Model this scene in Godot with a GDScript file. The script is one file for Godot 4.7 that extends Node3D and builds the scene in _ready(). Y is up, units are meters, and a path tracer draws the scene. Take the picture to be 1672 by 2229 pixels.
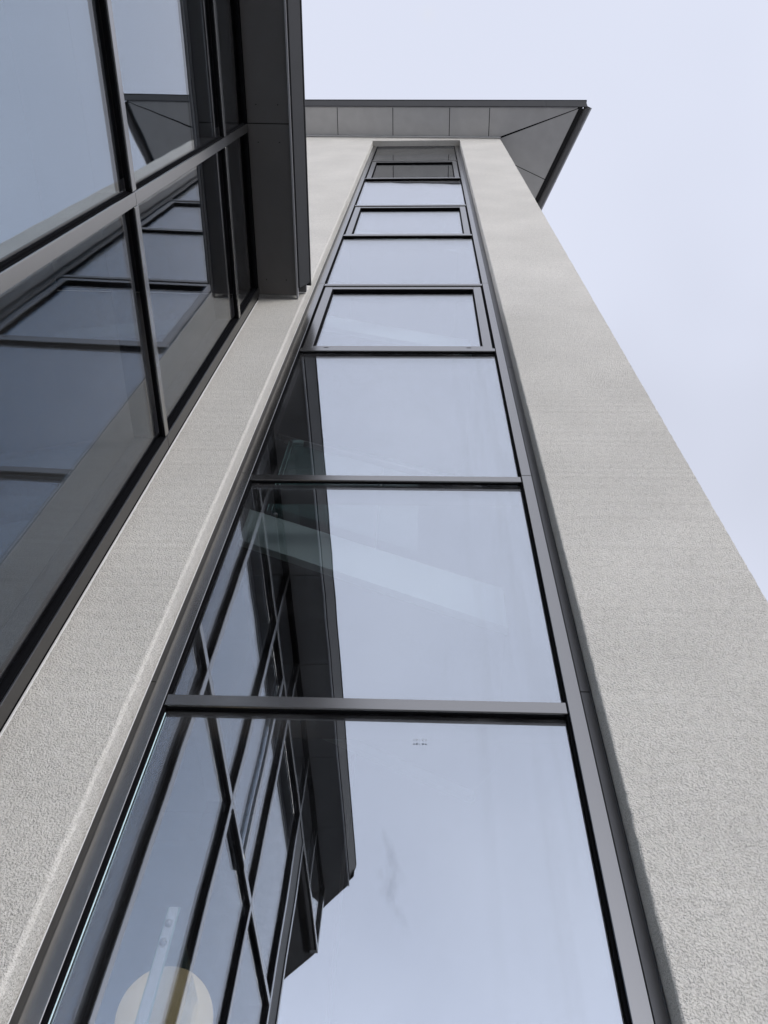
extends Node3D
# A plastered stair tower with a tall glazed strip, seen from its foot, and the glazed wing that joins it on the left.
# Heights are metres above the pavement; the tower's front is the plane z = 0, x runs to the right, z towards the viewer.

const EYE := 1.6
const TURN := 0.02342743          # the wing stands 1.3 degrees off square
const CORNER := -1.22             # where the wing's facade meets the tower front
const GX := -0.1441               # fall of the tower's roof
const GZ := 0.06
const SOFFIT0 := 16.892 + 0.1758  # soffit height at x = 0, z = 0
var M := {}
var taken := {}
var rng := RandomNumberGenerator.new()

# ------------------------------------------------------------------ helpers
func numbered(n: String) -> String:
	taken[n] = taken.get(n, -1) + 1
	return n if taken[n] == 0 else "%s_%03d" % [n, taken[n]]

func thing(called: String, label: String, category: String, at := Vector3.ZERO, turn := 0.0, group := "") -> Node3D:
	var o := Node3D.new()
	o.name = numbered(called)
	add_child(o)
	o.position = at
	o.rotation.y = turn
	o.set_meta("label", label)
	o.set_meta("category", category)
	if group != "":
		o.set_meta("group", group)
	return o

func part_name(called: String, parent: Node) -> String:
	var key := "%d/%s" % [parent.get_instance_id(), called]
	taken[key] = taken.get(key, -1) + 1
	return called if taken[key] == 0 else "%s_%03d" % [called, taken[key]]

func put(called: String, mesh: Mesh, mat: Material, parent: Node, at := Vector3.ZERO) -> MeshInstance3D:
	var o := MeshInstance3D.new()
	o.name = part_name(called, parent)
	o.mesh = mesh
	o.material_override = mat
	o.position = at
	o.cast_shadow = GeometryInstance3D.SHADOW_CASTING_SETTING_ON
	parent.add_child(o, true)
	return o

func tri(st: SurfaceTool, a: Vector3, b: Vector3, c: Vector3, inside: Vector3) -> void:
	# a triangle that faces away from the point "inside" (front faces run clockwise)
	if (b - a).cross(c - a).dot(a + b + c - inside * 3.0) > 0.0:
		var k := b
		b = c
		c = k
	st.add_vertex(a)
	st.add_vertex(b)
	st.add_vertex(c)

func quad(st: SurfaceTool, a: Vector3, b: Vector3, c: Vector3, d: Vector3, inside: Vector3) -> void:
	tri(st, a, b, c, inside)
	tri(st, a, c, d, inside)

func begin() -> SurfaceTool:
	var st := SurfaceTool.new()
	st.begin(Mesh.PRIMITIVE_TRIANGLES)
	st.set_smooth_group(-1)
	return st

func done(st: SurfaceTool) -> ArrayMesh:
	st.generate_normals()
	return st.commit()

func add_bar(st: SurfaceTool, lo: Vector3, hi: Vector3, bevel := 0.0015) -> void:
	# a box with chamfered edges
	var mid := (lo + hi) * 0.5
	var h := (hi - lo) * 0.5
	var b := minf(bevel, minf(h.x, minf(h.y, h.z)) * 0.45)
	var p := func(axis: int, sx: float, sy: float, sz: float) -> Vector3:
		var v := Vector3(sx * (h.x - b), sy * (h.y - b), sz * (h.z - b))
		v[axis] = [sx * h.x, sy * h.y, sz * h.z][axis]
		return mid + v
	for s in [-1.0, 1.0]:
		quad(st, p.call(0, s, -1, -1), p.call(0, s, 1, -1), p.call(0, s, 1, 1), p.call(0, s, -1, 1), mid)
		quad(st, p.call(1, -1, s, -1), p.call(1, 1, s, -1), p.call(1, 1, s, 1), p.call(1, -1, s, 1), mid)
		quad(st, p.call(2, -1, -1, s), p.call(2, 1, -1, s), p.call(2, 1, 1, s), p.call(2, -1, 1, s), mid)
		for t in [-1.0, 1.0]:
			quad(st, p.call(0, s, t, -1), p.call(0, s, t, 1), p.call(1, s, t, 1), p.call(1, s, t, -1), mid)
			quad(st, p.call(0, s, -1, t), p.call(0, s, 1, t), p.call(2, s, 1, t), p.call(2, s, -1, t), mid)
			quad(st, p.call(1, -1, s, t), p.call(1, 1, s, t), p.call(2, 1, s, t), p.call(2, -1, s, t), mid)
			for u in [-1.0, 1.0]:
				tri(st, p.call(0, s, t, u), p.call(1, s, t, u), p.call(2, s, t, u), mid)

func bar(called: String, lo: Vector3, hi: Vector3, mat: Material, parent: Node, bevel := 0.0015) -> MeshInstance3D:
	var st := begin()
	add_bar(st, lo, hi, bevel)
	return put(called, done(st), mat, parent)

func add_slab(st: SurfaceTool, pts: PackedVector2Array, make: Callable) -> void:
	# a flat outline given a thickness: make(point, side) gives the corner for side 0 and side 1
	var n := pts.size()
	var idx := Geometry2D.triangulate_polygon(pts)
	var c2 := Vector2.ZERO
	for p in pts:
		c2 += p / n
	var mid: Vector3 = (make.call(c2, 0) + make.call(c2, 1)) * 0.5
	var up: Vector3 = make.call(c2, 1) - make.call(c2, 0)
	for side in 2:
		var far: Vector3 = -up * 1000.0 if side == 1 else up * 1000.0
		for k in range(0, idx.size(), 3):
			tri(st, make.call(pts[idx[k]], side), make.call(pts[idx[k + 1]], side), make.call(pts[idx[k + 2]], side), mid + far)
	var ccw := not Geometry2D.is_polygon_clockwise(pts)
	for k in n:
		var a := pts[k]
		var b := pts[(k + 1) % n]
		var out2 := (b - a).orthogonal() * (-1.0 if ccw else 1.0)
		var m2 := (a + b) * 0.5
		# the side faces away from a point just inside the outline
		var ins: Vector3 = (make.call(m2 - out2.normalized() * 0.01, 0) + make.call(m2 - out2.normalized() * 0.01, 1)) * 0.5
		var ins2: Vector3 = (make.call(m2 + out2.normalized() * 0.01, 0) + make.call(m2 + out2.normalized() * 0.01, 1)) * 0.5
		var test := ins if Geometry2D.is_point_in_polygon(m2 - out2.normalized() * 0.001, pts) else ins2
		quad(st, make.call(a, 0), make.call(b, 0), make.call(b, 1), make.call(a, 1), test)

func slab(called: String, pts: Array, make: Callable, mat: Material, parent: Node) -> MeshInstance3D:
	var st := begin()
	add_slab(st, PackedVector2Array(pts), make)
	return put(called, done(st), mat, parent)

func sweep(profile: Array, a: Transform3D, b: Transform3D, smooth := false) -> ArrayMesh:
	# a closed outline (x, y) carried straight from frame a to frame b
	var st := SurfaceTool.new()
	st.begin(Mesh.PRIMITIVE_TRIANGLES)
	st.set_smooth_group(0 if smooth else -1)
	var pts := PackedVector2Array(profile)
	var n := pts.size()
	var ccw := not Geometry2D.is_polygon_clockwise(pts)
	for k in n:
		var p := pts[k]
		var q := pts[(k + 1) % n]
		var out2 := (q - p).orthogonal().normalized() * (-1.0 if ccw else 1.0)
		var m2 := (p + q) * 0.5
		var s := -1.0 if Geometry2D.is_point_in_polygon(m2 - out2 * 0.0005, pts) else 1.0
		var ins := a * Vector3(m2.x + s * out2.x * 0.01, m2.y + s * out2.y * 0.01, 0)
		ins = (ins + b * Vector3(m2.x + s * out2.x * 0.01, m2.y + s * out2.y * 0.01, 0)) * 0.5
		quad(st, a * Vector3(p.x, p.y, 0), a * Vector3(q.x, q.y, 0), b * Vector3(q.x, q.y, 0), b * Vector3(p.x, p.y, 0), ins)
	st.set_smooth_group(-1)
	var idx := Geometry2D.triangulate_polygon(pts)
	var mid := (a.origin + b.origin) * 0.5
	for f in [a, b]:
		var ins: Vector3 = f.origin + (mid - f.origin) * 1000.0
		for k in range(0, idx.size(), 3):
			var v := []
			for j in 3:
				v.append(f * Vector3(pts[idx[k + j]].x, pts[idx[k + j]].y, 0))
			tri(st, v[0], v[1], v[2], ins)
	return done(st)

func pane_mesh(w: float, h: float, thick: float, bow: float, ripple: float, coated: Material, clear: Material, tilt := Vector2.ZERO) -> ArrayMesh:
	# a sheet of glass that is a little bowed and rippled, lying in x and y with its front towards +z; its second face carries the coating
	var N := 20
	var mesh := ArrayMesh.new()
	var ph := rng.randf() * TAU
	var ph2 := rng.randf() * TAU
	var kx := TAU / 0.42
	var ky := TAU / 0.31
	var bulge := func(u: float, v: float) -> Vector3:
		var x := (u - 0.5) * w
		var y := (v - 0.5) * h
		var e := (1.0 - pow(2.0 * u - 1.0, 2)) * (1.0 - pow(2.0 * v - 1.0, 2))
		var ex := -4.0 * (2.0 * u - 1.0) / w * (1.0 - pow(2.0 * v - 1.0, 2))
		var ey := -4.0 * (2.0 * v - 1.0) / h * (1.0 - pow(2.0 * u - 1.0, 2))
		var z := bow * e + ripple * sin(kx * x + ph) * sin(ky * y + ph2) + tilt.x * x + tilt.y * y
		var dx := bow * ex + ripple * kx * cos(kx * x + ph) * sin(ky * y + ph2) + tilt.x
		var dy := bow * ey + ripple * ky * sin(kx * x + ph) * cos(ky * y + ph2) + tilt.y
		return Vector3(dx, dy, z)
	for side in 2:
		var V := PackedVector3Array()
		var Nn := PackedVector3Array()
		var I := PackedInt32Array()
		for j in N + 1:
			for i in N + 1:
				var b: Vector3 = bulge.call(float(i) / N, float(j) / N)
				V.append(Vector3((float(i) / N - 0.5) * w, (float(j) / N - 0.5) * h, b.z - side * thick))
				Nn.append(Vector3(-b.x, -b.y, 1).normalized() * (1.0 if side == 0 else -1.0))
		for j in N:
			for i in N:
				var q := j * (N + 1) + i
				if side == 0:
					I.append_array([q, q + N + 1, q + 1, q + 1, q + N + 1, q + N + 2])
				else:
					I.append_array([q, q + 1, q + N + 1, q + 1, q + N + 2, q + N + 1])
		var arr := []
		arr.resize(Mesh.ARRAY_MAX)
		arr[Mesh.ARRAY_VERTEX] = V
		arr[Mesh.ARRAY_NORMAL] = Nn
		arr[Mesh.ARRAY_INDEX] = I
		mesh.add_surface_from_arrays(Mesh.PRIMITIVE_TRIANGLES, arr)
		mesh.surface_set_material(side, clear if side == 0 else coated)
	return mesh

func pane(called: String, mesh: ArrayMesh, parent: Node, at: Vector3, turn_y := 0.0) -> MeshInstance3D:
	var o := MeshInstance3D.new()
	o.name = part_name(called, parent)
	o.mesh = mesh
	o.position = at
	o.rotation.y = turn_y
	parent.add_child(o, true)
	return o

func lin(r: float, g: float, b: float) -> Color:
	return Color(r, g, b).linear_to_srgb()

func metal(c: Color, rough: float, spec := 0.5) -> StandardMaterial3D:
	var m := StandardMaterial3D.new()
	m.albedo_color = c
	m.roughness = rough
	m.metallic_specular = spec
	return m

func tex(im: Image) -> ImageTexture:
	return ImageTexture.create_from_image(im)

func noise_bytes(size: int, freq: float, seed_: int, type := FastNoiseLite.TYPE_SIMPLEX_SMOOTH, oct := 3, warp := 0.0) -> PackedByteArray:
	var n := FastNoiseLite.new()
	n.seed = seed_
	n.noise_type = type
	n.frequency = freq
	n.fractal_octaves = oct
	if warp > 0.0:
		n.domain_warp_enabled = true
		n.domain_warp_amplitude = warp
		n.domain_warp_frequency = freq * 0.7
	# made to tile by crossing the two ends over with weights that keep the contrast
	var K := size / 10
	var w := size + K
	var im := n.get_image(w, w)
	im.convert(Image.FORMAT_L8)
	var raw := im.get_data()
	var rows := []
	for y in w:
		var row := raw.slice(y * w, y * w + size)
		for x in K:
			var t := PI * 0.5 * x / K
			row[x] = clampi(int(128.0 + (raw[y * w + x] - 128.0) * sin(t) + (raw[y * w + x + size] - 128.0) * cos(t)), 0, 255)
		rows.append(row)
	var out := PackedByteArray()
	for y in size:
		var row: PackedByteArray = rows[y]
		if y < K:
			var other: PackedByteArray = rows[y + size]
			var t := PI * 0.5 * y / K
			for x in size:
				row[x] = clampi(int(128.0 + (row[x] - 128.0) * sin(t) + (other[x] - 128.0) * cos(t)), 0, 255)
		out.append_array(row)
	return out

func grey_image(size: int, data: PackedByteArray) -> Image:
	return Image.create_from_data(size, size, false, Image.FORMAT_L8, data)

# ------------------------------------------------------------------ materials
func make_materials() -> void:
	# plaster: a rubbed mineral render with short worm-like pits
	var S := 1024
	var a := noise_bytes(S, 0.06, 11, FastNoiseLite.TYPE_SIMPLEX, 5, 9.0)
	var b := noise_bytes(S, 0.23, 12, FastNoiseLite.TYPE_SIMPLEX, 2)
	var c := noise_bytes(S, 0.02, 13, FastNoiseLite.TYPE_SIMPLEX_SMOOTH, 4)
	var e := noise_bytes(S, 0.085, 14, FastNoiseLite.TYPE_SIMPLEX, 3, 16.0)
	var hgt := PackedByteArray()
	hgt.resize(S * S)
	var col := PackedByteArray()
	col.resize(S * S * 3)
	for i in S * S:
		var grain := a[i] / 255.0 - 0.5
		var fine := b[i] / 255.0 - 0.5
		var slow := c[i] / 255.0 - 0.5
		var pit := clampf((e[i] / 255.0 - 0.60 - 0.25 * slow) * 6.0, 0.0, 1.0)      # short pits where the float dragged a stone, more in some places
		var v := 0.62 + 0.50 * grain + 0.22 * fine + 0.05 * slow - 0.36 * pit
		hgt[i] = int(clampf(v, 0.0, 1.0) * 255.0)
		var t := 0.955 + 0.07 * grain + 0.05 * fine + 0.03 * slow - 0.08 * pit
		col[i * 3] = int(clampf(t, 0, 1) * 255.0)
		col[i * 3 + 1] = int(clampf(t * 0.993, 0, 1) * 255.0)
		col[i * 3 + 2] = int(clampf(t * 0.978, 0, 1) * 255.0)
	var pl := StandardMaterial3D.new()
	pl.albedo_color = lin(0.79, 0.777, 0.755)
	pl.albedo_texture = tex(Image.create_from_data(S, S, false, Image.FORMAT_RGB8, col))
	pl.roughness = 0.95
	pl.metallic_specular = 0.25
	pl.uv1_triplanar = true
	pl.uv1_world_triplanar = true
	pl.uv1_scale = Vector3(1.4, 1.4, 1.4)
	pl.heightmap_enabled = true
	pl.heightmap_scale = 0.48
	pl.heightmap_texture = tex(grey_image(S, hgt))
	# slow weathering in tone: soft clouds and faint horizontal bands of old trowel days
	var W := 512
	var d1 := noise_bytes(W, 0.012, 21, FastNoiseLite.TYPE_SIMPLEX_SMOOTH, 4)
	var d2 := noise_bytes(W, 0.05, 22, FastNoiseLite.TYPE_SIMPLEX_SMOOTH, 3)
	var mot := PackedByteArray()
	mot.resize(W * W * 3)
	for i in W * W:
		var y := i / W
		var streak := d2[(y * 5 % W) * W + (i % W) / 4] / 255.0 - 0.5
		var t := 0.945 + 0.06 * (d1[i] / 255.0 - 0.5) + 0.02 * streak
		mot[i * 3] = int(clampf(t, 0, 1) * 255.0)
		mot[i * 3 + 1] = int(clampf(t * 0.996, 0, 1) * 255.0)
		mot[i * 3 + 2] = int(clampf(t * 0.985, 0, 1) * 255.0)
	pl.detail_enabled = true
	pl.detail_blend_mode = BaseMaterial3D.BLEND_MODE_MUL
	pl.detail_uv_layer = BaseMaterial3D.DETAIL_UV_2
	pl.detail_albedo = tex(Image.create_from_data(W, W, false, Image.FORMAT_RGB8, mot))
	pl.uv2_triplanar = true
	pl.uv2_world_triplanar = true
	pl.uv2_scale = Vector3(0.17, 0.17, 0.17)
	M.plaster = pl
	var bead := StandardMaterial3D.new()
	bead.albedo_color = lin(0.74, 0.73, 0.71)
	bead.roughness = 0.8
	M.bead = bead
	M.cap = metal(lin(0.335, 0.328, 0.318), 0.22, 0.5)
	M.cap.metallic = 1.0
	M.flashing = metal(lin(0.115, 0.113, 0.112), 0.32, 0.5)
	M.flashing.metallic = 1.0
	M.box = metal(lin(0.03, 0.03, 0.034), 0.5, 0.4)
	M.gasket = metal(lin(0.006, 0.006, 0.007), 0.9, 0.12)
	M.spacer_dark = metal(lin(0.40, 0.43, 0.48), 0.6, 0.3)
	M.spacer = metal(lin(0.62, 0.80, 0.82), 0.35, 0.5)
	# roof edge sheet metal, faintly uneven; tower soffit painted paler and wing soffit darker for how each is lit
	var e1 := noise_bytes(256, 0.02, 31, FastNoiseLite.TYPE_SIMPLEX_SMOOTH, 4)
	var em := PackedByteArray()
	em.resize(256 * 256 * 3)
	for i in 256 * 256:
		var t := 0.92 + 0.05 * (e1[i] / 255.0 - 0.5)
		for k in 3:
			em[i * 3 + k] = int(clampf(t, 0, 1) * 255.0)
	var sheet_tex := tex(Image.create_from_data(256, 256, false, Image.FORMAT_RGB8, em))
	for n in [["soffit", lin(0.68, 0.68, 0.675), 0.6], ["wing_soffit", lin(0.118, 0.112, 0.108), 0.6], ["fascia", lin(0.032, 0.032, 0.033), 0.75], ["gutter", lin(0.20, 0.20, 0.205), 0.4]]:
		var m := metal(n[1], n[2], 0.45)
		m.albedo_texture = sheet_tex
		m.uv1_triplanar = true
		m.uv1_world_triplanar = true
		m.uv1_scale = Vector3(0.7, 0.7, 0.7)
		M[n[0]] = m
	M.trim = metal(lin(0.30, 0.30, 0.31), 0.4, 0.5)
	M.roof = metal(lin(0.12, 0.12, 0.125), 0.5, 0.5)
	# glass: a clear sheet, and the half-silvered coating of the tower's solar glass
	var gl := StandardMaterial3D.new()
	gl.transparency = BaseMaterial3D.TRANSPARENCY_ALPHA
	gl.albedo_color = Color(0.9, 0.95, 0.95, 0.0)
	gl.roughness = 0.0
	gl.metallic_specular = 0.5
	M.glass = gl
	var white := Image.create(4, 4, false, Image.FORMAT_RGBA8)
	white.fill(Color.WHITE)
	var co := StandardMaterial3D.new()
	co.transparency = BaseMaterial3D.TRANSPARENCY_ALPHA
	co.albedo_texture = tex(white)
	co.albedo_color = Color(0.935, 0.965, 1.0, 0.575)
	co.metallic = 1.0
	co.roughness = 0.0
	M.coating = co
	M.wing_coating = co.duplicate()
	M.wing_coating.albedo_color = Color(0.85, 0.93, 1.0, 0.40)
	M.wing_coating_dim = co.duplicate()  # darker reflections of the bay by the tower are put into this coating's colour
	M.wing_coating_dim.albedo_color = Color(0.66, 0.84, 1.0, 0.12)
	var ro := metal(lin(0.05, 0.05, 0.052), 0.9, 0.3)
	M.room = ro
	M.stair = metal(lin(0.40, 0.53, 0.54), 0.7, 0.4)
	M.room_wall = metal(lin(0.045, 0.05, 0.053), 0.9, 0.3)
	var tg := StandardMaterial3D.new()
	tg.transparency = BaseMaterial3D.TRANSPARENCY_ALPHA
	tg.albedo_color = Color(0.55, 0.78, 0.78, 0.12)
	tg.roughness = 0.05
	M.rail_glass = tg
	M.fin_glass = tg.duplicate()
	M.fin_glass.albedo_color = Color(0.92, 0.97, 1.0, 0.9)
	M.glass_edge = metal(lin(0.35, 0.58, 0.58), 0.3, 0.5)
	M.steel = metal(lin(0.45, 0.45, 0.46), 0.3, 0.5)
	M.steel.metallic = 0.9
	M.dark_steel = metal(lin(0.02, 0.02, 0.022), 0.4, 0.5)
	var lamp := metal(lin(0.62, 0.56, 0.40), 0.6, 0.4)
	lamp.emission_enabled = true
	lamp.emission = lin(1.0, 0.80, 0.42)
	lamp.emission_energy_multiplier = 0.34
	M.lamp = lamp

# ------------------------------------------------------------------ sky and light
func make_sky() -> void:
	var W := 512
	var H := 256
	var n := FastNoiseLite.new()
	n.seed = 5
	n.frequency = 0.8
	n.fractal_octaves = 4
	var im := Image.create(W, H, false, Image.FORMAT_RGBF)
	for j in H:
		var el := PI * 0.5 - PI * (j + 0.5) / H
		for i in W:
			var az := TAU * (i + 0.5) / W
			var dir := Vector3(cos(el) * cos(az), sin(el), cos(el) * sin(az))
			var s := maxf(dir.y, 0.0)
			# thin high overcast: paler, with the unseen band near the horizon brightened to light the plaster
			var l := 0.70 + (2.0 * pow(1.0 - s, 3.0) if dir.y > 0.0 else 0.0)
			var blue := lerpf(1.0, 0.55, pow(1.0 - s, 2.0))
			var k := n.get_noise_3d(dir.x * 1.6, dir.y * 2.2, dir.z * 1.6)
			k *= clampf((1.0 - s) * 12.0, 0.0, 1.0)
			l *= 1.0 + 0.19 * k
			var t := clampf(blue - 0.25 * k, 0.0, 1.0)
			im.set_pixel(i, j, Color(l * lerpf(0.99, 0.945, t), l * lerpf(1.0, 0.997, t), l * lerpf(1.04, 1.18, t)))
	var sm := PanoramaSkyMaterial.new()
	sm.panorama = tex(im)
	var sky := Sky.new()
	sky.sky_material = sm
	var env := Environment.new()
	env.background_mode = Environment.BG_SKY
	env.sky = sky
	env.tonemap_mode = Environment.TONE_MAPPER_LINEAR
	env.tonemap_exposure = 1.1
	env.sdfgi_enabled = true
	env.ssao_enabled = true
	env.ssil_enabled = true
	var we := WorldEnvironment.new()
	we.name = "world_environment"
	we.environment = env
	add_child(we)
	var sun := DirectionalLight3D.new()
	sun.name = "veiled_sun"
	sun.light_energy = 0.5
	sun.light_color = Color(1.0, 0.985, 0.965)
	sun.light_angular_distance = 28.0
	sun.shadow_enabled = true
	add_child(sun)
	sun.look_at_from_position(Vector3(0.62, 0.10, 0.72) * 50.0, Vector3.ZERO, Vector3.UP)

func make_camera() -> void:
	var cam := Camera3D.new()
	cam.name = "camera"
	cam.fov = 62.68
	cam.near = 0.05
	cam.far = 2000.0
	add_child(cam)
	cam.transform = Transform3D(Basis(Vector3(0.99890343, 0.04484672, -0.01344248), Vector3(-0.01127733, 0.5091482, 0.86060498), Vector3(0.04543953, -0.85950967, 0.50909564)).orthonormalized(), Vector3(0, EYE, 1.8))
	cam.current = true

# ------------------------------------------------------------------ the tower
func soffit_y(x: float, z: float) -> float:
	return SOFFIT0 + GX * x + GZ * z

func make_tower() -> void:
	var t := thing("stair_tower", "tall pale plastered stair tower with a full-height glazed strip and overhanging metal roof", "building")
	var L := -0.893
	var R := 0.551
	var HEAD := 16.722
	var SILL := 0.25
	var RX := 1.22
	var front := func(p: Vector2, side: int) -> Vector3:
		return Vector3(p.x, p.y, -0.3 if side == 0 else 0.0)
	var top := func(x: float) -> float:
		return soffit_y(x, 0) + 0.05
	var rise := func(p: Vector2, side: int) -> Vector3:
		return Vector3(p.x, 0.0 if side == 0 else HEAD, p.y)
	var left := [Vector2(-4.2, -0.3), Vector2(-4.2, 0)]
	for k in 9:
		var an := PI / 2 - PI / 2 * k / 8.0
		left.append(Vector2(L - 0.013 + 0.013 * cos(an), -0.013 + 0.013 * sin(an)))
	left.append(Vector2(L, -0.3))
	put("wall", rough_column(left, 2, 11, HEAD, 3), M.plaster, t)
	var right := [Vector2(R, -0.3)]
	for k in 5:
		var an := PI - PI / 2 * k / 4.0
		right.append(Vector2(R + 0.007 + 0.007 * cos(an), -0.007 + 0.007 * sin(an)))
	right.append(Vector2(RX, 0))
	right.append(Vector2(RX - 0.128, -0.3))
	put("wall", rough_column(right, 1, 7, HEAD, 4), M.plaster, t)
	slab("wall", [Vector2(-4.2, HEAD), Vector2(RX, HEAD), Vector2(RX, top.call(RX)), Vector2(-4.2, top.call(-4.2))], front, M.plaster, t)
	slab("wall", [Vector2(L, 0), Vector2(R, 0), Vector2(R, SILL), Vector2(L, SILL)], front, M.plaster, t)
	var reveal := -0.085
	bar("corner_bead", Vector3(-1.232, 0.02, -0.002), Vector3(-1.222, 7.66, 0.003), M.bead, t, 0.002)
	bar("edge_bead", Vector3(L + 0.0005, SILL, reveal - 0.003), Vector3(L + 0.003, HEAD, reveal + 0.001), M.bead, t, 0.001)
	bar("edge_bead", Vector3(R - 0.005, SILL, reveal - 0.003), Vector3(R - 0.001, HEAD, reveal + 0.003), M.flashing, t, 0.001)
	# the other walls: the right one runs back along the gutter
	var g := Vector2(-0.3935, -0.9193)
	var n := Vector2(-0.9193, 0.3935)
	var plan := func(pts: Array, y0: float, y1: float) -> void:
		slab("wall", pts, func(p: Vector2, side: int) -> Vector3: return Vector3(p.x, y0 if side == 0 else y1, p.y), M.plaster, t)
	var A := Vector2(RX, -0.3) + Vector2(-0.3 * 0.428, 0)
	var B := A + g * 3.6
	plan.call([A, B, B + n * 0.25, A + Vector2(-0.272, 0)], 0.0, 17.1)
	var zb := B.y
	plan.call([Vector2(B.x, zb), Vector2(B.x - 0.1, zb - 0.25), Vector2(-4.2, zb - 0.25), Vector2(-4.2, zb)], 0.0, 17.2)
	plan.call([Vector2(-4.2, -0.3), Vector2(-3.95, -0.3), Vector2(-3.95, zb), Vector2(-4.2, zb)], 0.0, 17.4)
	# dark sheets added over the plaster so the inside stays dim
	slab("shade_lining", [Vector2(-1.6, -0.302), Vector2(L - 0.03, -0.302), Vector2(L - 0.03, -0.34), Vector2(-1.6, -0.34)], func(p: Vector2, side: int) -> Vector3: return Vector3(p.x, 0.02 if side == 0 else 16.8, p.y), M.room_wall, t)
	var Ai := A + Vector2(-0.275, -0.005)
	slab("shade_lining", [Ai, Ai + g * 3.3, Ai + g * 3.3 + n * 0.03, Ai + n * 0.03], func(p: Vector2, side: int) -> Vector3: return Vector3(p.x, 0.02 if side == 0 else 16.8, p.y), M.room_wall, t)
	slab("shade_lining", [Vector2(-1.59, zb + 0.03), Vector2(B.x - 0.1, zb + 0.03), Vector2(B.x - 0.1, zb + 0.005), Vector2(-1.59, zb + 0.005)], func(p: Vector2, side: int) -> Vector3: return Vector3(p.x, 0.02 if side == 0 else 16.8, p.y), M.room_wall, t)
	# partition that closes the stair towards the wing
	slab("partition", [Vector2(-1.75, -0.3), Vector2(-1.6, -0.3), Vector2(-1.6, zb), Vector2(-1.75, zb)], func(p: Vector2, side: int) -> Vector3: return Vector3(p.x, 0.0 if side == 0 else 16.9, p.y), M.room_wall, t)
	make_tower_roof(t)
	make_tall_window(t, L, R, HEAD, SILL)

func rough_column(plan: Array, from: int, to: int, height: float, seed_: int) -> ArrayMesh:
	# a pier of rubbed render: its outline carried up, with the arris points (from..to) wavering a millimetre or two
	var n := FastNoiseLite.new()
	n.seed = seed_
	n.frequency = 24.0
	n.fractal_octaves = 3
	var ys := [0.0]
	while ys[-1] < height - 0.001:
		ys.append(minf(ys[-1] + (0.025 if ys[-1] < 6.0 else 0.12), height))
	var st := begin()
	var cnt := plan.size()
	var at := func(i: int, y: float) -> Vector3:
		var p: Vector2 = plan[i % cnt]
		if i % cnt >= from and i % cnt <= to and y > 0.0 and y < height:
			p += Vector2(n.get_noise_2d(y, 3.0), n.get_noise_2d(y, 9.0)) * Vector2(0.0022, 0.002) + Vector2(n.get_noise_2d(y * 3.0, i * 1.7), 0) * 0.002
		return Vector3(p.x, y, p.y)
	var c := Vector2.ZERO
	for p in plan:
		c += p / cnt
	var flip: bool = Geometry2D.is_polygon_clockwise(PackedVector2Array(plan))
	for j in ys.size() - 1:
		for i in cnt:
			var a: Vector3 = at.call(i, ys[j])
			var b: Vector3 = at.call(i + 1, ys[j])
			var c3: Vector3 = at.call(i + 1, ys[j + 1])
			var d: Vector3 = at.call(i, ys[j + 1])
			var out := (b - a).cross(Vector3.UP) * (-1.0 if flip else 1.0)
			quad(st, a, b, c3, d, (a + c3) * 0.5 - out.normalized() * 0.02)
	return done(st)

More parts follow.
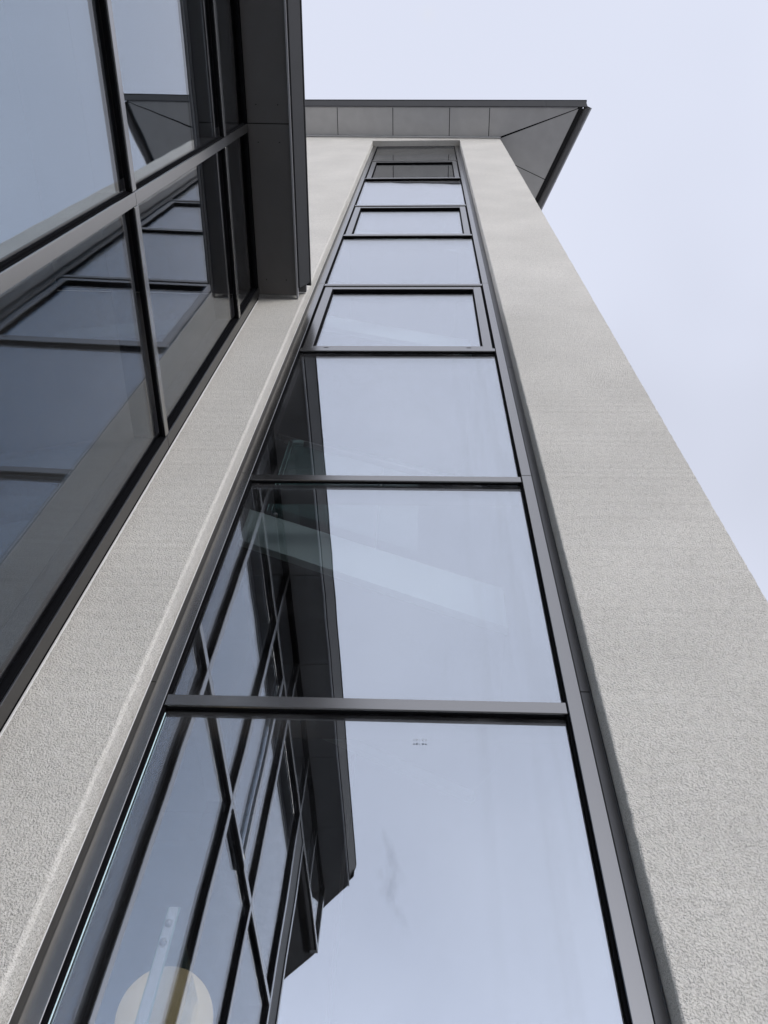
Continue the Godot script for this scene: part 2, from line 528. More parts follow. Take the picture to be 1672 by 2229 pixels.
func make_tower_roof(t: Node3D) -> void:
	var gd := Vector2(-0.3935, -0.9193)          # along the gutter, away from the viewer
	var gn := Vector2(0.9193, -0.3935)           # outwards from it
	var wc := Vector2(1.222, 0.0)
	var edge := 0.455
	var off := 0.956
	# where the front soffit line meets the right soffit line
	var cx: float = wc.x + (off + gn.y * -1.0 * edge) / gn.x
	var C := Vector2(cx, edge)
	var lift := func(p: Vector2, side: int) -> Vector3:
		return Vector3(p.x, soffit_y(p.x, p.y) + (0.0 if side == 0 else 0.02), p.y)
	var gap := 0.006
	var xs := [-4.0, -3.42, -2.47, -1.52, -0.57, 0.38, 1.035]
	for k in 6:
		slab("soffit_panel", [Vector2(xs[k] + gap, 0.03), Vector2(xs[k + 1] - gap, 0.03), Vector2(xs[k + 1] - gap, edge), Vector2(xs[k] + gap, edge)], lift, M.soffit, t)
	var hip := (C - wc).normalized()
	var hn := Vector2(-hip.y, hip.x) * gap
	slab("soffit_panel", [Vector2(1.035 + gap, 0.03), wc + Vector2(0.015, 0.03) + hn * 0.3, C + hn * Vector2(1, 1) - hip * 0.01, Vector2(1.035 + gap, edge)], lift, M.soffit, t)
	var w0 := wc + gn * 0.004
	var prev := 0.0
	var along := [0.62, 1.55, 2.5, 3.45, 4.3]
	for k in along.size():
		var pts := []
		var ce := C + gd * 0.0
		if k == 0:
			pts = [w0 - hn * 0.3, w0 + gd * (along[0] - 0.35 - gap), w0 + gd * (along[0] - 0.35 - gap) + gn * (off - 0.004), C - hn - hip * 0.01]
		else:
			pts = [w0 + gd * (prev - 0.35 + gap), w0 + gd * (along[k] - 0.35 - gap), w0 + gd * (along[k] - 0.35 - gap) + gn * (off - 0.004), w0 + gd * (prev - 0.35 + gap) + gn * (off - 0.004)]
		prev = along[k]
		slab("soffit_panel", pts, lift, M.soffit, t)
	# dark backing seen in the joints
	slab("soffit_backing", [Vector2(-4.0, 0.0), wc, wc + gd * 4.3, wc + gd * 4.3 + gn * off, C, Vector2(-4.0, edge)], func(p: Vector2, side: int) -> Vector3: return Vector3(p.x, soffit_y(p.x, p.y) + (0.024 if side == 0 else 0.05), p.y), M.gasket, t)
	# trim against the wall, under the soffit
	var skew := func(x0: float, x1: float, prof: Array, called: String, mat: Material) -> void:
		# a profile in (z, height over the soffit) carried along x on the roof's slope
		var pts := PackedVector2Array(prof)
		var pr := []
		for p in pts:
			pr.append(Vector2(p.x, p.y))
		var fa := Transform3D(Basis(Vector3(0, GZ, 1), Vector3(0, 1, 0), Vector3(1, 0, 0)), Vector3(x0, soffit_y(x0, 0), 0))
		var fb := Transform3D(Basis(Vector3(0, GZ, 1), Vector3(0, 1, 0), Vector3(1, 0, 0)), Vector3(x1, soffit_y(x1, 0), 0))
		put(called, sweep(pr, fa, fb), mat, t)
	skew.call(-4.0, 1.232, [Vector2(0.002, -0.03), Vector2(0.016, -0.034), Vector2(0.028, -0.02), Vector2(0.028, -0.001), Vector2(0.002, -0.001)], "wall_trim", M.soffit)
	# verge: light trim, leaning fascia, drip edge; the trim and fascia run on to the right corner
	skew.call(-4.0, cx - 0.02, [Vector2(0.457, -0.012), Vector2(0.468, -0.012), Vector2(0.468, 0.03), Vector2(0.457, 0.03)], "fascia_trim", M.trim)
	var jx := [-4.0, -2.02, -0.05, 1.95, cx + 0.135]
	for k in 4:
		skew.call(jx[k] + 0.001, jx[k + 1] - 0.001, [Vector2(0.4695, 0.004), Vector2(0.480, 0.004), Vector2(0.541, 0.20), Vector2(0.548, 0.235), Vector2(0.50, 0.235), Vector2(0.4695, 0.05)], "verge_fascia", M.fascia)
	skew.call(-4.02, cx + 0.15, [Vector2(0.50, 0.237), Vector2(0.556, 0.228), Vector2(0.558, 0.25), Vector2(0.50, 0.265)], "drip_edge", M.fascia)
	# right eave: fascia board widened, its dark underside standing for the shaded gap, then the gutter hung off it
	var gy := func(p: Vector2) -> float: return soffit_y(p.x, p.y)
	var lo := wc + gn * (off + 0.001)
	var ea := C + gn * 0.001
	var eb := wc + gd * 4.3 + gn * (off + 0.001)
	var run := func(a: Vector2, b: Vector2, prof: Array, called: String, mat: Material, smooth := false) -> MeshInstance3D:
		var x3 := Vector3(gn.x, 0, gn.y)
		var z3 := Vector3(gd.x, 0, gd.y)
		var fa := Transform3D(Basis(x3, Vector3.UP, z3), Vector3(a.x, gy.call(a), a.y))
		var fb := Transform3D(Basis(x3, Vector3.UP, z3), Vector3(b.x, gy.call(b), b.y))
		return put(called, sweep(prof, fa, fb, smooth), mat, t)
	run.call(ea - gd * 0.02, eb, [Vector2(0.0, -0.004), Vector2(0.010, -0.004), Vector2(0.010, 0.035), Vector2(0.078, 0.045), Vector2(0.078, 0.20), Vector2(0.0, 0.20)], "eave_fascia", M.fascia)
	var gp := []
	for k in 13:
		var an := PI + PI * k / 12.0
		gp.append(Vector2(0.142 + 0.063 * cos(an), 0.085 + 0.085 * sin(an) * 0.95))
	gp.append(Vector2(0.204, 0.098))
	gp.append(Vector2(0.199, 0.102))
	for k in 13:
		var an := TAU - PI * k / 12.0
		gp.append(Vector2(0.142 + 0.058 * cos(an), 0.087 + 0.080 * sin(an) * 0.95))
	var gut: MeshInstance3D = run.call(ea - gd * 0.075, eb, gp, "gutter", M.gutter)
	# end plate and joint straps of the gutter
	var plate := []
	for k in 13:
		var an := PI + PI * k / 12.0
		plate.append(Vector2(0.142 + 0.066 * cos(an), 0.087 + 0.088 * sin(an) * 0.95))
	var straps := [0.0]
	var s0 := ea - gd * 0.075
	for d in [0.33, 1.21, 2.09, 2.97]:
		straps.append(d)
	for k in straps.size():
		var a2: Vector2 = s0 + gd * (straps[k] - 0.004)
		var b2: Vector2 = s0 + gd * (straps[k] + (0.0 if k == 0 else 0.012))
		var x3 := Vector3(gn.x, 0, gn.y)
		var z3 := Vector3(gd.x, 0, gd.y)
		put("end_plate" if k == 0 else "gutter_strap", sweep(plate, Transform3D(Basis(x3, Vector3.UP, z3), Vector3(a2.x, gy.call(a2), a2.y)), Transform3D(Basis(x3, Vector3.UP, z3), Vector3(b2.x, gy.call(b2), b2.y))), M.fascia if k == 0 else M.gutter, gut)
	# roof sheet over everything
	slab("roof", [Vector2(-4.2, 0.535), Vector2(cx + 0.13, 0.535), wc + gd * 4.3 + gn * (off + 0.075), Vector2(-4.2, -3.95)], func(p: Vector2, side: int) -> Vector3: return Vector3(p.x, soffit_y(p.x, p.y) + (0.205 if side == 0 else 0.236), p.y), M.roof, t)
	slab("ceiling", [Vector2(-4.1, 0.0), wc, wc + gd * 4.0, Vector2(-4.1, -3.9)], func(p: Vector2, side: int) -> Vector3: return Vector3(p.x, soffit_y(p.x, p.y) + (0.06 if side == 0 else 0.18), p.y), M.room, t)

func make_tall_window(t: Node3D, L: float, R: float, HEAD: float, SILL: float) -> void:
	var FZ := -0.085        # front of the cover caps
	var GZ_ := -0.107       # front of the glass
	var BZ := -0.225        # back of the inner boxes
	var CL := -0.871        # left cap, outer and inner edge
	var CLi := -0.821
	var CR := 0.5145
	var CRi := 0.466
	# the inner boxes of mullions and transoms, one joined frame
	var st := begin()
	for e in [[CL - 0.02, CLi], [CRi, CR + 0.02]]:
		add_bar(st, Vector3(e[0], SILL, BZ), Vector3(e[1], HEAD - 0.002, GZ_ - 0.034), 0.003)
	var caps := [3.562, 5.075, 6.850, 8.382, 10.169, 11.678, 13.536, 15.10]
	var lows := [SILL + 0.06]
	for c in caps:
		add_bar(st, Vector3(CLi + 0.001, c, BZ + 0.002), Vector3(CRi - 0.001, c + 0.05, GZ_ - 0.034), 0.003)
	add_bar(st, Vector3(CLi + 0.001, HEAD - 0.06, BZ + 0.002), Vector3(CRi - 0.001, HEAD - 0.003, GZ_ - 0.034), 0.003)
	add_bar(st, Vector3(CLi + 0.001, SILL, BZ + 0.002), Vector3(CRi - 0.001, SILL + 0.06, GZ_ - 0.034), 0.003)
	var w := put("tall_window", done(st), M.box, t)
	# side flashings between caps and reveals, in lengths
	for e in [[L + 0.001, CL - 0.0015, 3.67], [CR + 0.0015, R - 0.001, 3.664]]:
		var ys: Array = [SILL, e[2], e[2] + 2.9, e[2] + 5.9, e[2] + 8.9, HEAD - 0.002]
		for k in 5:
			bar("side_flashing", Vector3(e[0], ys[k] + 0.0015, FZ - 0.02), Vector3(e[1], ys[k + 1] - 0.0015, FZ - 0.003), M.flashing, w, 0.001)
	# mullion caps in lengths, joined at the transoms
	for e in [[CL, CLi], [CRi, CR]]:
		var ys := [SILL, 5.136, 8.44, 11.73, HEAD - 0.012]
		for k in 4:
			bar("mullion_cap", Vector3(e[0], ys[k] + 0.0012, FZ - 0.009), Vector3(e[1], ys[k + 1] - 0.0012, FZ), M.cap, w, 0.002)
		# gasket strips either side, down to the glass, their black painting the caps' shaded flanks
		var gx0: float = e[0] + 0.004
		var gx1: float = e[1] + 0.009
		if e[0] == CRi:
			gx0 = e[0] - 0.009
			gx1 = e[1] - 0.004
		bar("gasket", Vector3(gx0, SILL, GZ_ + 0.0005), Vector3(gx1, HEAD - 0.01, FZ - 0.0095), M.gasket, w, 0.002)
	for k in caps.size():
		var c: float = caps[k]
		bar("transom_cap", Vector3(CLi + 0.004, c, FZ - 0.010), Vector3(CRi - 0.004, c + 0.05, FZ - 0.0015), M.cap, w, 0.002)
		bar("gasket", Vector3(CLi + 0.010, c - 0.003, GZ_ + 0.0008), Vector3(CRi - 0.010, c + (0.0495 if k in [2, 4, 6] else 0.056), FZ - 0.0105), M.gasket, w, 0.002)  # gasket filled up to the cap so its underside is painted dark
	bar("head_cap", Vector3(CL, HEAD - 0.011, FZ - 0.02), Vector3(CR, HEAD - 0.001, FZ - 0.0005), M.cap, w, 0.002)
	bar("sill_cap", Vector3(CL, SILL + 0.001, FZ - 0.02), Vector3(CR, SILL + 0.001 + 0.05, FZ + 0.01), M.cap, w, 0.002)
	bar("sill_sheet", Vector3(L + 0.002, SILL - 0.03, FZ), Vector3(R - 0.002, SILL, 0.04), M.cap, w, 0.002)
	# glass spacers along the edges of the large panes
	bar("glass_edge", Vector3(CLi + 0.0095, SILL + 0.06, GZ_ + 0.0005), Vector3(CLi + 0.0125, 3.545, GZ_ + 0.004), M.spacer, w, 0.0008)
	smears(w, GZ_)
	# panes between the transoms; the three vents carry a sash
	var ys := [SILL + 0.05]
	for c in caps:
		ys.append(c)
		ys.append(c + 0.05)
	ys.append(HEAD - 0.011)
	var vents := [3, 5, 7]
	for k in 9:
		var y0: float = ys[k * 2]
		var y1: float = ys[k * 2 + 1]
		var x0 := CLi
		var x1 := CRi
		if k in vents:
			sash(w, x0, x1, y0, y1, FZ)
			x0 += 0.075
			x1 -= 0.075
			y0 += 0.06
			y1 -= 0.06
		var bow := rng.randf_range(-0.0007, 0.0007)
		var tilt := Vector2(rng.randf_range(-0.001, 0.001), rng.randf_range(-0.001, 0.001))
		var zz := GZ_ - (0.012 if k in vents else 0.0)
		var at := Vector3((x0 + x1) * 0.5, (y0 + y1) * 0.5, zz)
		pane("pane", pane_mesh(x1 - x0 + 0.02, y1 - y0 + 0.02, 0.006, bow, 0.00004, M.coating, M.glass, tilt), w, at)
		pane("inner_pane", pane_mesh(x1 - x0 + 0.02, y1 - y0 + 0.02, 0.006, -bow, 0.00004, M.glass, M.glass, tilt), w, at + Vector3(0, 0, -0.022))

func smears(w: Node3D, GZ_: float) -> void:
	# rain and finger marks dried on the two lowest panes, and the maker's small stamp
	var n := FastNoiseLite.new()
	n.seed = 77
	n.frequency = 0.03
	n.fractal_octaves = 4
	var S := 96
	var im := Image.create(S, S, false, Image.FORMAT_RGBA8)
	for y in S:
		for x in S:
			var u := float(x) / S
			var v := float(y) / S
			var path := absf(u - (0.25 + 0.45 * v + 0.08 * sin(v * 7.0)))
			var fat := 0.10 + 0.22 * exp(-pow((v - 0.55) / 0.14, 2.0))
			var d := clampf(1.0 - path / fat, 0.0, 1.0) * clampf(minf(v, 1.0 - v) * 6.0, 0.0, 1.0)
			d *= clampf(0.45 + 1.3 * n.get_noise_2d(x, y * 0.7), 0.0, 1.0)
			im.set_pixel(x, y, Color(1, 1, 1, d * 0.17))
	var m := StandardMaterial3D.new()
	m.transparency = BaseMaterial3D.TRANSPARENCY_ALPHA
	m.albedo_texture = tex(im)
	m.albedo_color = lin(0.30, 0.33, 0.38)
	m.roughness = 0.9
	for e in [[Vector3(-0.065, 2.99, GZ_ + 0.0022), Vector2(0.16, 0.30)]]:
		var q := QuadMesh.new()
		q.size = e[1]
		put("smear", q, m, w, e[0])
	# dust: a faint film, thicker along the edges and in runs down the right side
	var F := 128
	var film := Image.create(F, F, false, Image.FORMAT_RGBA8)
	for y in F:
		for x in F:
			var u := float(x) / F
			var v := float(y) / F
			var edge := exp(-minf(minf(u, 1.0 - u) * 1.2, minf(v, 1.0 - v)) / 0.035)
			var runs := clampf(n.get_noise_2d(x * 2.6, y * 0.12 + 40.0) * 1.6, 0.0, 1.0) * smoothstep(0.55, 0.95, u)
			var a := 0.006 + 0.05 * edge * (0.5 + n.get_noise_2d(x * 0.8, y * 0.8)) + 0.05 * runs + 0.012 * n.get_noise_2d(x, y)
			film.set_pixel(x, y, Color(1, 1, 1, clampf(a, 0.0, 0.3)))
	var fm := m.duplicate()
	fm.albedo_texture = tex(film)
	fm.albedo_color = lin(0.45, 0.45, 0.46)
	for e in [[0.3, 3.562], [3.612, 5.075], [5.125, 6.85]]:
		var q := QuadMesh.new()
		q.size = Vector2(1.262, e[1] - e[0] - 0.02)
		put("dust_film", q, fm, w, Vector3(-0.1775, (e[0] + e[1]) * 0.5, GZ_ + 0.0016))
	var st := begin()
	for k in 5:
		var x := -0.02 + k * 0.009
		add_bar(st, Vector3(x, 3.452, GZ_ + 0.0016), Vector3(x + (0.006 if k != 2 else 0.003), 3.457 + 0.002 * (k % 2), GZ_ + 0.0020), 0.0001)
	put("stamp", done(st), M.spacer_dark, w)

func sash(w: Node3D, x0: float, x1: float, y0: float, y1: float, FZ: float) -> void:
	# an opening light: a flat frame with a dark gap round it and a stepped inner bead
	var a := Vector2(x0 + 0.017, y0 + 0.001)
	var b := Vector2(x1 - 0.017, y1 - 0.010)
	var st := begin()
	var f := 0.062
	var zf := FZ - 0.009
	add_bar(st, Vector3(a.x, a.y, zf - 0.007), Vector3(a.x + f, b.y, zf), 0.002)
	add_bar(st, Vector3(b.x - f, a.y, zf - 0.007), Vector3(b.x, b.y, zf), 0.002)
	add_bar(st, Vector3(a.x + f, a.y, zf - 0.007), Vector3(b.x - f, a.y + f, zf - 0.0005), 0.002)
	add_bar(st, Vector3(a.x + f, b.y - f, zf - 0.007), Vector3(b.x - f, b.y, zf - 0.0005), 0.002)
	put("vent_sash", done(st), M.cap, w)
	st = begin()
	var g := 0.007
	for e in [[a.x + 0.002, a.x + f + g, a.y + 0.002, b.y - 0.002], [b.x - f - g, b.x - 0.002, a.y + 0.002, b.y - 0.002], [a.x + f + g, b.x - f - g, a.y + 0.002, a.y + f + 0.006], [a.x + f + g, b.x - f - g, b.y - f - g, b.y - 0.002]]:
		add_bar(st, Vector3(e[0], e[2], zf - 0.035), Vector3(e[1], e[3], zf - 0.0075), 0.001)
	put("sash_gasket", done(st), M.gasket, w)
	# drain slots in the bottom rail
	for x in [a.x + 0.14, b.x - 0.14 - 0.03]:
		bar("drain_slot", Vector3(x, a.y + 0.026, zf), Vector3(x + 0.03, a.y + 0.031, zf + 0.0012), M.gasket, w, 0.0004)

# ------------------------------------------------------------------ the wing
func make_wing() -> void:
	# local axes: x out of the facade, y up, z along it from the tower
	var t := thing("glazed_wing", "low wing with dark-framed curtain wall and projecting dark metal eave", "building", Vector3(CORNER, 0, 0), TURN)
	var SO := 7.714          # soffit
	var T1 := 5.165          # undersides of the transom caps
	var T2 := 6.968
	var END := 6.70
	var G := -0.030          # front of the glass
	var B := -0.16           # back of inner boxes
	var C0 := 0.024
	var C1 := 0.080
	var mull := [1.135, 2.21, 3.245, 4.48]
	var st := begin()
	for s in [C0] + mull + [4.885]:
		var top: float = SO if s < 4.8 else T2
		add_bar(st, Vector3(B, 0.05, s), Vector3(G - 0.034, top - 0.005, s + 0.05), 0.003)
	for y in [0.3, 2.9, T1, T2, SO - 0.055]:
		var far: float = 4.48 if y < T2 else END
		add_bar(st, Vector3(B + 0.002, y, C1), Vector3(G - 0.034, y + 0.05, far), 0.003)
	var w := put("curtain_wall", done(st), M.box, t)
	bar("mullion_cap", Vector3(-0.008, 0.05, C0), Vector3(0, T1 - 0.0012 + 0.02, C0 + 0.062), M.flashing, w, 0.002)
	bar("mullion_cap", Vector3(-0.008, T1 + 0.0212, C0), Vector3(0, SO - 0.006, C0 + 0.062), M.flashing, w, 0.002)
	bar("gasket", Vector3(-0.04, 0.05, -0.02), Vector3(-0.0085, SO - 0.006, C0 + 0.066), M.gasket, w, 0.002)
	for s in mull:
		var cuts := [0.05, T1 + 0.025, SO - 0.006]
		for k in 2:
			bar("mullion_cap", Vector3(-0.008, cuts[k] + 0.0012, s), Vector3(0, cuts[k + 1] - 0.0012, s + 0.053), M.cap, w, 0.002)
		bar("gasket", Vector3(G + 0.0005, 0.05, s - 0.008), Vector3(G + 0.008, SO - 0.006, s + 0.061), M.gasket, w, 0.002)
		bar("cap_shade", Vector3(G + 0.009, 0.052, s - 0.002), Vector3(-0.0085, SO - 0.008, s + 0.055), M.gasket, w, 0.001)  # black behind the cap paints its shaded sides
	bar("mullion_cap", Vector3(-0.008, 0.05, 4.885), Vector3(0, T2 - 0.002, 4.935), M.cap, w, 0.002)
	bar("gasket", Vector3(G + 0.0005, 0.05, 4.88), Vector3(-0.0085, T2 - 0.002, 4.94), M.gasket, w, 0.002)
	bar("corner_post", Vector3(-0.09, T2, END - 0.06), Vector3(0.0, SO - 0.004, END), M.cap, w, 0.003)
	var bays := [C0 + 0.062]
	for s in mull:
		bays.append(s)
		bays.append(s + 0.053)
	bays.append(4.885)
	for y in [0.05, 0.3, 2.9, T1, T2]:
		for k in 4:
			bar("transom_cap", Vector3(-0.009, y, bays[k * 2] + 0.003), Vector3(-0.001, y + 0.05, bays[k * 2 + 1] - 0.003), M.cap, w, 0.002)
			bar("gasket", Vector3(G + 0.0008, y - 0.006, bays[k * 2] + 0.008), Vector3(-0.0095, y + 0.058, bays[k * 2 + 1] - 0.008), M.gasket, w, 0.002)  # gasket deepened in black to paint the transom's shaded underside
	bar("transom_cap", Vector3(-0.009, T2, 4.536), Vector3(-0.001, T2 + 0.05, END - 0.062), M.cap, w, 0.002)
	bar("gasket", Vector3(G + 0.0008, T2 - 0.006, 4.54), Vector3(-0.0095, T2 + 0.058, END - 0.064), M.gasket, w, 0.002)
	bar("mullion_cap", Vector3(-0.008, T2 + 0.052, 5.58), Vector3(0, SO - 0.006, 5.63), M.cap, w, 0.002)
	bar("head_gasket", Vector3(G + 0.0005, SO - 0.04, C0 + 0.07), Vector3(-0.006, SO - 0.007, END - 0.064), M.gasket, w, 0.002)
	# a narrow opening light above the lower transom
	bar("vent_sash", Vector3(-0.02, T1 + 0.052, 2.775), Vector3(0.004, T2 - 0.002, 2.83), M.cap, w, 0.002)
	bar("vent_sash", Vector3(-0.02, T1 - 0.03, 2.268), Vector3(0.006, T1 - 0.002, 2.83), M.gasket, w, 0.002)
	bar("solid_panel", Vector3(-0.05, 0.1, 4.534), Vector3(-0.012, T2 - 0.01, 4.884), M.fascia, w, 0.002)
	# panes
	var rows := [0.1, 0.3, 0.35, 2.9, 2.95, T1, T1 + 0.05, T2, T2 + 0.05, SO - 0.03]
	for r in 5:
		for k in 5:
			var s0: float = bays[k * 2]
			var s1: float = bays[k * 2 + 1]
			if k == 4:
				if r != 4:
					continue
				s1 = 5.58
			var y0: float = rows[r * 2]
			var y1: float = rows[r * 2 + 1]
			var bow := rng.randf_range(-0.0008, 0.0008)
			var tilt := Vector2(rng.randf_range(-0.0012, 0.0012), rng.randf_range(-0.0012, 0.0012))
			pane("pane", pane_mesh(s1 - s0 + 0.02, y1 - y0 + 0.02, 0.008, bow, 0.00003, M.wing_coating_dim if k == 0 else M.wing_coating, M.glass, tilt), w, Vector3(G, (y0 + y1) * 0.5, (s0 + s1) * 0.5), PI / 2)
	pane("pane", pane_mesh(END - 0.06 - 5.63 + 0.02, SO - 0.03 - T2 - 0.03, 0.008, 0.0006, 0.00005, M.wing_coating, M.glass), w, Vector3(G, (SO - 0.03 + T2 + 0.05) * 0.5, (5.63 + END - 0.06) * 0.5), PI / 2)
	# eave: soffit panels, light trim, leaning fascia, drip edge
	var OUT := 0.276
	var lift := func(p: Vector2, side: int) -> Vector3: return Vector3(p.x, SO + (0.0 if side == 0 else 0.02), p.y)
	var ss := [0.03, 1.187, 2.262, 3.297, 4.533, 5.6]
	for k in 5:
		var sp := slab("soffit_panel", [Vector2(-0.004, ss[k] + 0.003), Vector2(OUT, ss[k] + 0.003), Vector2(OUT, ss[k + 1] - 0.003), Vector2(-0.004, ss[k + 1] - 0.003)], lift, M.wing_soffit, t)
		for e in [ss[k] + 0.115, ss[k + 1] - 0.115]:
			for x in [0.06, 0.205]:
				var cy := CylinderMesh.new()
				cy.top_radius = 0.0035
				cy.bottom_radius = 0.0035
				cy.height = 0.002
				cy.radial_segments = 10
				cy.rings = 1
				put("screw", cy, M.gasket, sp, Vector3(x, SO - 0.0006, e))
	var rd := Vector2(-0.614, 0.789)     # the return facade runs off to the far left
	var cr := Vector2(0.0, END)
	slab("soffit_panel", [Vector2(-0.004, 5.603), Vector2(OUT, 5.603), Vector2(OUT, 6.60), Vector2(-0.045, 7.03), Vector2(-0.045, 7.03) + rd * 3.0, cr + rd * 3.2], lift, M.wing_soffit, t)
	slab("soffit_backing", [Vector2(-0.2, 0.03), Vector2(OUT, 0.03), Vector2(OUT, 6.60), Vector2(-0.045, 7.03), Vector2(-0.045, 7.03) + rd * 3.0, Vector2(-0.2, 7.0) + rd * 3.0], func(p: Vector2, side: int) -> Vector3: return Vector3(p.x, SO + (0.023 if side == 0 else 0.05), p.y), M.gasket, t)
	var along := func(prof: Array, a: float, b: float, called: String, mat: Material) -> MeshInstance3D:
		var bs := Basis(Vector3(1, 0, 0), Vector3(0, 1, 0), Vector3(0, 0, 1))
		return put(called, sweep(prof, Transform3D(bs, Vector3(0, SO, a)), Transform3D(bs, Vector3(0, SO, b))), mat, t)
	along.call([Vector2(0.277, -0.014), Vector2(0.288, -0.014), Vector2(0.288, 0.03), Vector2(0.277, 0.03)], 0.012, 6.6, "fascia_trim", M.trim)
	var js := [0.085, 3.05, 6.50]
	for k in 2:
		along.call([Vector2(0.2895, 0.010), Vector2(0.300, 0.010), Vector2(0.350, 0.145), Vector2(0.357, 0.175), Vector2(0.32, 0.175), Vector2(0.2895, 0.05)], js[k] + 0.001, js[k + 1] - 0.001, "eave_fascia", M.fascia)
	along.call([Vector2(0.31, 0.177), Vector2(0.362, 0.168), Vector2(0.364, 0.185), Vector2(0.31, 0.20)], 0.06, 6.46, "drip_edge", M.fascia)
	slab("return_fascia", [Vector2(OUT + 0.07, 6.46), Vector2(-0.045, 7.035), Vector2(-0.045, 7.035) + rd * 3.0, Vector2(-0.045, 7.02) + rd * 3.0, Vector2(-0.045, 7.02), Vector2(OUT + 0.06, 6.455)], func(p: Vector2, side: int) -> Vector3: return Vector3(p.x, SO + (0.021 if side == 0 else 0.17), p.y), M.fascia, t)
	slab("roof", [Vector2(0.33, 0.02), Vector2(0.33, 6.46), Vector2(-0.06, 7.01), Vector2(-0.06, 7.01) + rd * 3.0, Vector2(-4.5, 9.2), Vector2(-4.5, 0.02)], func(p: Vector2, side: int) -> Vector3: return Vector3(p.x, SO + (0.145 if side == 0 else 0.19) - p.x * 0.05, p.y), M.roof, t)
	# porch: the upper band runs on over an open corner
	slab("porch_soffit", [Vector2(-0.024, 4.94), Vector2(-0.024, END - 0.01), cr + rd * 0.9, cr + rd * 3.0, Vector2(-2.4, 4.94)], func(p: Vector2, side: int) -> Vector3: return Vector3(p.x, T2 + (0.0 if side == 0 else 0.04), p.y), M.wing_soffit, t)
	slab("return_wall", [cr + Vector2(-0.03, 0.0), cr + rd * 3.2 + Vector2(-0.03, 0), cr + rd * 3.2 + Vector2(-0.15, -0.1), cr + Vector2(-0.15, -0.06)], func(p: Vector2, side: int) -> Vector3: return Vector3(p.x, T2 + (0.041 if side == 0 else 0.70), p.y), M.fascia, t)
	# the rest of the shell and its floors, dim behind the glass
	var box := func(called: String, x0: float, y0: float, z0: float, x1: float, y1: float, z1: float, m: Material) -> void:
		bar(called, Vector3(x0, y0, z0), Vector3(x1, y1, z1), m, t, 0.002)
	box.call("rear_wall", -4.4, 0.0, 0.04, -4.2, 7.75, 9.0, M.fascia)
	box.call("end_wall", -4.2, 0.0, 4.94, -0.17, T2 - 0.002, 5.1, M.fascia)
	box.call("shade_lining", -4.2, 0.26, 0.032, -0.17, SO - 0.04, 0.042, M.room)  # added dark sheet over the tower plaster, so the room looks unlit
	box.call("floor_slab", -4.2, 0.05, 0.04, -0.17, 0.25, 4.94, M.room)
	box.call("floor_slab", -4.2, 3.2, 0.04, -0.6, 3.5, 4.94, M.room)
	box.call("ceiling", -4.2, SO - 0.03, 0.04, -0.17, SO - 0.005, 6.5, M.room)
	box.call("inner_wall", -1.6, 0.25, 0.04, -1.5, SO - 0.03, 4.9, M.room)

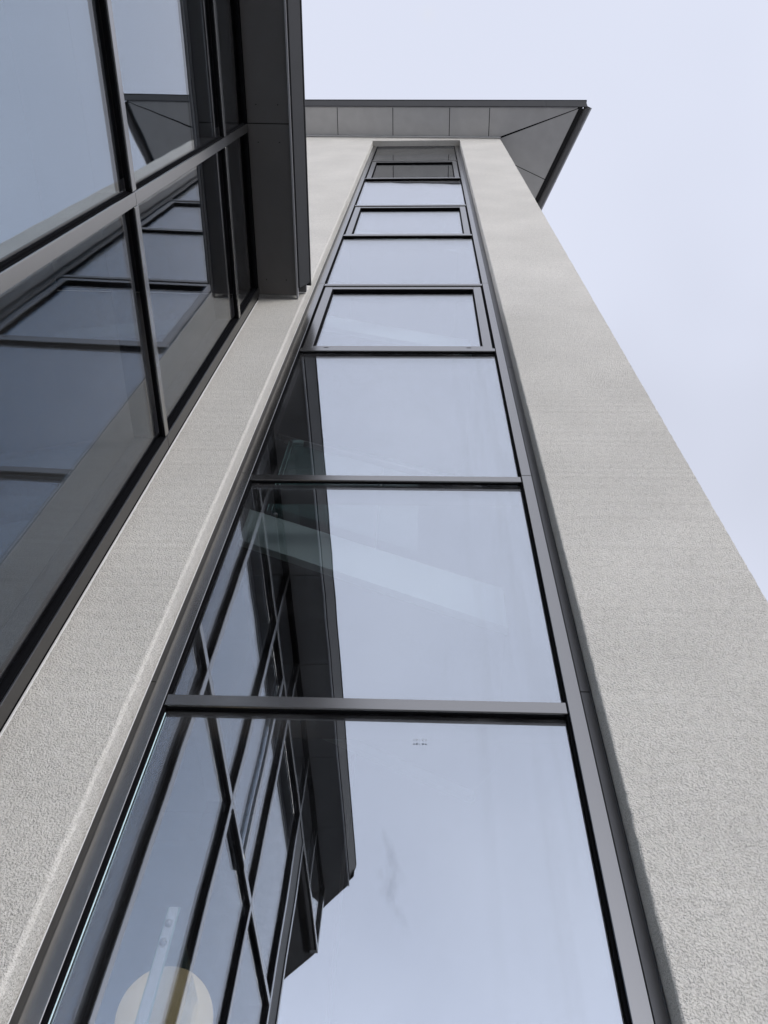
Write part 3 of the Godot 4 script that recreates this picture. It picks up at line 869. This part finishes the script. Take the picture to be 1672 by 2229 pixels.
# ------------------------------------------------------------------ inside the tower
func make_stair() -> void:
	var t := thing("staircase", "pale grey stair rising behind the tall window, storey over storey", "staircase", Vector3(0, 0, 0))
	var sl := -0.53
	for f in 4:
		var dy := 3.3 * f - 3.3
		# stringer plate towards the window: top edge from 5.33 at x = -0.86 down to the right
		var yt := 5.30 + dy
		slab("stringer", [Vector2(-0.90, yt + 0.03), Vector2(0.36, yt + 0.03 + sl * 1.26), Vector2(0.36, yt - 0.25 + sl * 1.26), Vector2(-0.90, yt - 0.26)], func(p: Vector2, side: int) -> Vector3: return Vector3(p.x, p.y, -0.44 if side == 0 else -0.40), M.stair, t)
		slab("stringer", [Vector2(-0.90, yt + 0.03), Vector2(0.36, yt + 0.03 + sl * 1.26), Vector2(0.36, yt - 0.25 + sl * 1.26), Vector2(-0.90, yt - 0.26)], func(p: Vector2, side: int) -> Vector3: return Vector3(p.x, p.y, -1.54 if side == 0 else -1.50), M.stair, t)
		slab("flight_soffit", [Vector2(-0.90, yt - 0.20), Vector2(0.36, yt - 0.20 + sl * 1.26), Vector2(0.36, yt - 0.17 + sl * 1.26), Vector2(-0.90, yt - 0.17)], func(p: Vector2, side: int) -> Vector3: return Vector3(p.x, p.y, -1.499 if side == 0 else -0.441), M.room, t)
		for k in 5:
			var x: float = -0.90 + 0.25 * (k + 0.5)
			var y: float = yt + sl * (x + 0.9) - 0.05
			bar("tread", Vector3(x - 0.14, y - 0.03, -1.499), Vector3(x + 0.14, y, -0.441), M.room, t, 0.003)
		bar("landing", Vector3(-1.59, yt - 0.26, -2.4), Vector3(-0.902, yt + 0.02, -0.34), M.room, t, 0.004)
	var lab := ["glass stair guard with steel point fixings low behind the bottom pane", "glass stair guard with steel point fixings behind the pane above the lowest transom"]
	for f in 2:
		var b := thing("stair_guard", lab[f], "balustrade", Vector3(-0.679, 1.93, -0.32) if f == 0 else Vector3(-0.80, 5.12, -0.40), 0.0, "glass stair guards")
		# the panel across the landing's edge, seen nearly edge-on, and the raking panel over the flight
		bar("glass_panel", Vector3(-0.009, 0.06, -0.75), Vector3(0.009, 1.10, -0.02), M.rail_glass, b, 0.002)
		for x in ([-0.009] if f == 1 else [-0.015, 0.015]):
			bar("glass_edge", Vector3(x - 0.002, 0.06, -0.02), Vector3(x + 0.002, 1.10, -0.0165), M.glass_edge, b, 0.0004)
		if f == 0:
			bar("glass_fin", Vector3(-0.0125, 0.06, -0.019), Vector3(0.0125, 1.098, -0.012), M.fin_glass, b, 0.001)
			for y in [1.045, 0.99, 0.72]:
				stud(b, Vector3(0.0, y, -0.006), 0.011 if y > 0.9 else 0.017)
			continue
		bar("glass_edge", Vector3(0.013, 0.06, -0.02), Vector3(0.017, 1.10, -0.0165), M.glass_edge, b, 0.0004)
		slab("raking_panel", [Vector2(0.03, 0.24), Vector2(0.78, 0.24 + sl * 0.75), Vector2(0.78, 0.98 + sl * 0.75), Vector2(0.03, 0.98)], func(p: Vector2, side: int) -> Vector3: return Vector3(p.x, p.y, -0.012 if side == 0 else 0.0), M.rail_glass, b)
		slab("handrail", [Vector2(-0.08, 1.095), Vector2(1.12, 1.095 + sl * 1.2), Vector2(1.12, 1.107 + sl * 1.2), Vector2(-0.08, 1.107)], func(p: Vector2, side: int) -> Vector3: return Vector3(p.x, p.y, -0.03 if side == 0 else 0.005), M.steel, b)
		for y in [0.03, 0.20, 1.07]:
			var st := begin()
			add_bar(st, Vector3(-0.013, y - 0.022, -0.06), Vector3(0.019, y + 0.022, -0.012), 0.004)
			put("clamp", done(st), M.dark_steel, b)
			for x in [-0.03, 0.038]:
				stud(b, Vector3(x, y, -0.03), 0.014)
		bar("post_foot", Vector3(-0.013, -0.10, -0.07), Vector3(0.018, 0.02, -0.02), M.dark_steel, b, 0.003)
		bar("handrail_bracket", Vector3(0.02, 0.985, -0.02), Vector3(0.085, 1.012, 0.012), M.glass_edge, b, 0.008)
	# a round opal lamp low down in the stairwell
	var l := thing("globe_lamp", "round cream globe lamp glowing in the stairwell behind the bottom pane", "lamp", Vector3(-0.788, 3.02, -0.90))
	var sp := SphereMesh.new()
	sp.radius = 0.15
	sp.height = 0.30
	sp.radial_segments = 48
	sp.rings = 24
	put("globe", sp, M.lamp, l)
	var cy := CylinderMesh.new()
	cy.top_radius = 0.05
	cy.bottom_radius = 0.05
	cy.height = 0.03
	put("lamp_base", cy, M.steel, l, Vector3(0, -0.155, 0))
	var c2 := CylinderMesh.new()
	c2.top_radius = 0.012
	c2.bottom_radius = 0.012
	c2.height = 0.9
	put("lamp_stem", c2, M.steel, l, Vector3(0, -0.63, 0))
	var om := OmniLight3D.new()
	om.name = "globe_light"
	om.light_color = Color(1.0, 0.86, 0.62)
	om.light_energy = 0.03
	om.light_size = 0.1
	om.omni_range = 8.0
	om.omni_attenuation = 2.0
	om.shadow_enabled = true
	l.add_child(om)

func stud(b: Node3D, at: Vector3, r: float) -> void:
	var sp := SphereMesh.new()
	sp.radius = r
	sp.height = r * 2.0
	sp.radial_segments = 16
	sp.rings = 8
	put("clamp_cap", sp, M.steel, b, at)

func make_ground() -> void:
	var n1 := noise_bytes(256, 0.05, 41, FastNoiseLite.TYPE_SIMPLEX_SMOOTH, 4)
	var gm := PackedByteArray()
	gm.resize(256 * 256 * 3)
	for i in 256 * 256:
		var v := 0.86 + 0.25 * (n1[i] / 255.0 - 0.5)
		for k in 3:
			gm[i * 3 + k] = int(clampf(v, 0, 1) * 255.0)
	var m := metal(lin(0.33, 0.32, 0.31), 0.9, 0.3)
	m.albedo_texture = tex(Image.create_from_data(256, 256, false, Image.FORMAT_RGB8, gm))
	m.uv1_triplanar = true
	m.uv1_world_triplanar = true
	m.uv1_scale = Vector3(0.5, 0.5, 0.5)
	var pm := PlaneMesh.new()
	pm.size = Vector2(1600, 1600)
	var o := put("pavement", pm, m, self)
	o.set_meta("kind", "structure")
	o.set_meta("label", "pale pavement at the foot of the tower")

func _ready() -> void:
	rng.seed = 20240607
	make_camera()
	make_sky()
	make_materials()
	make_ground()
	make_tower()
	make_wing()
	make_stair()
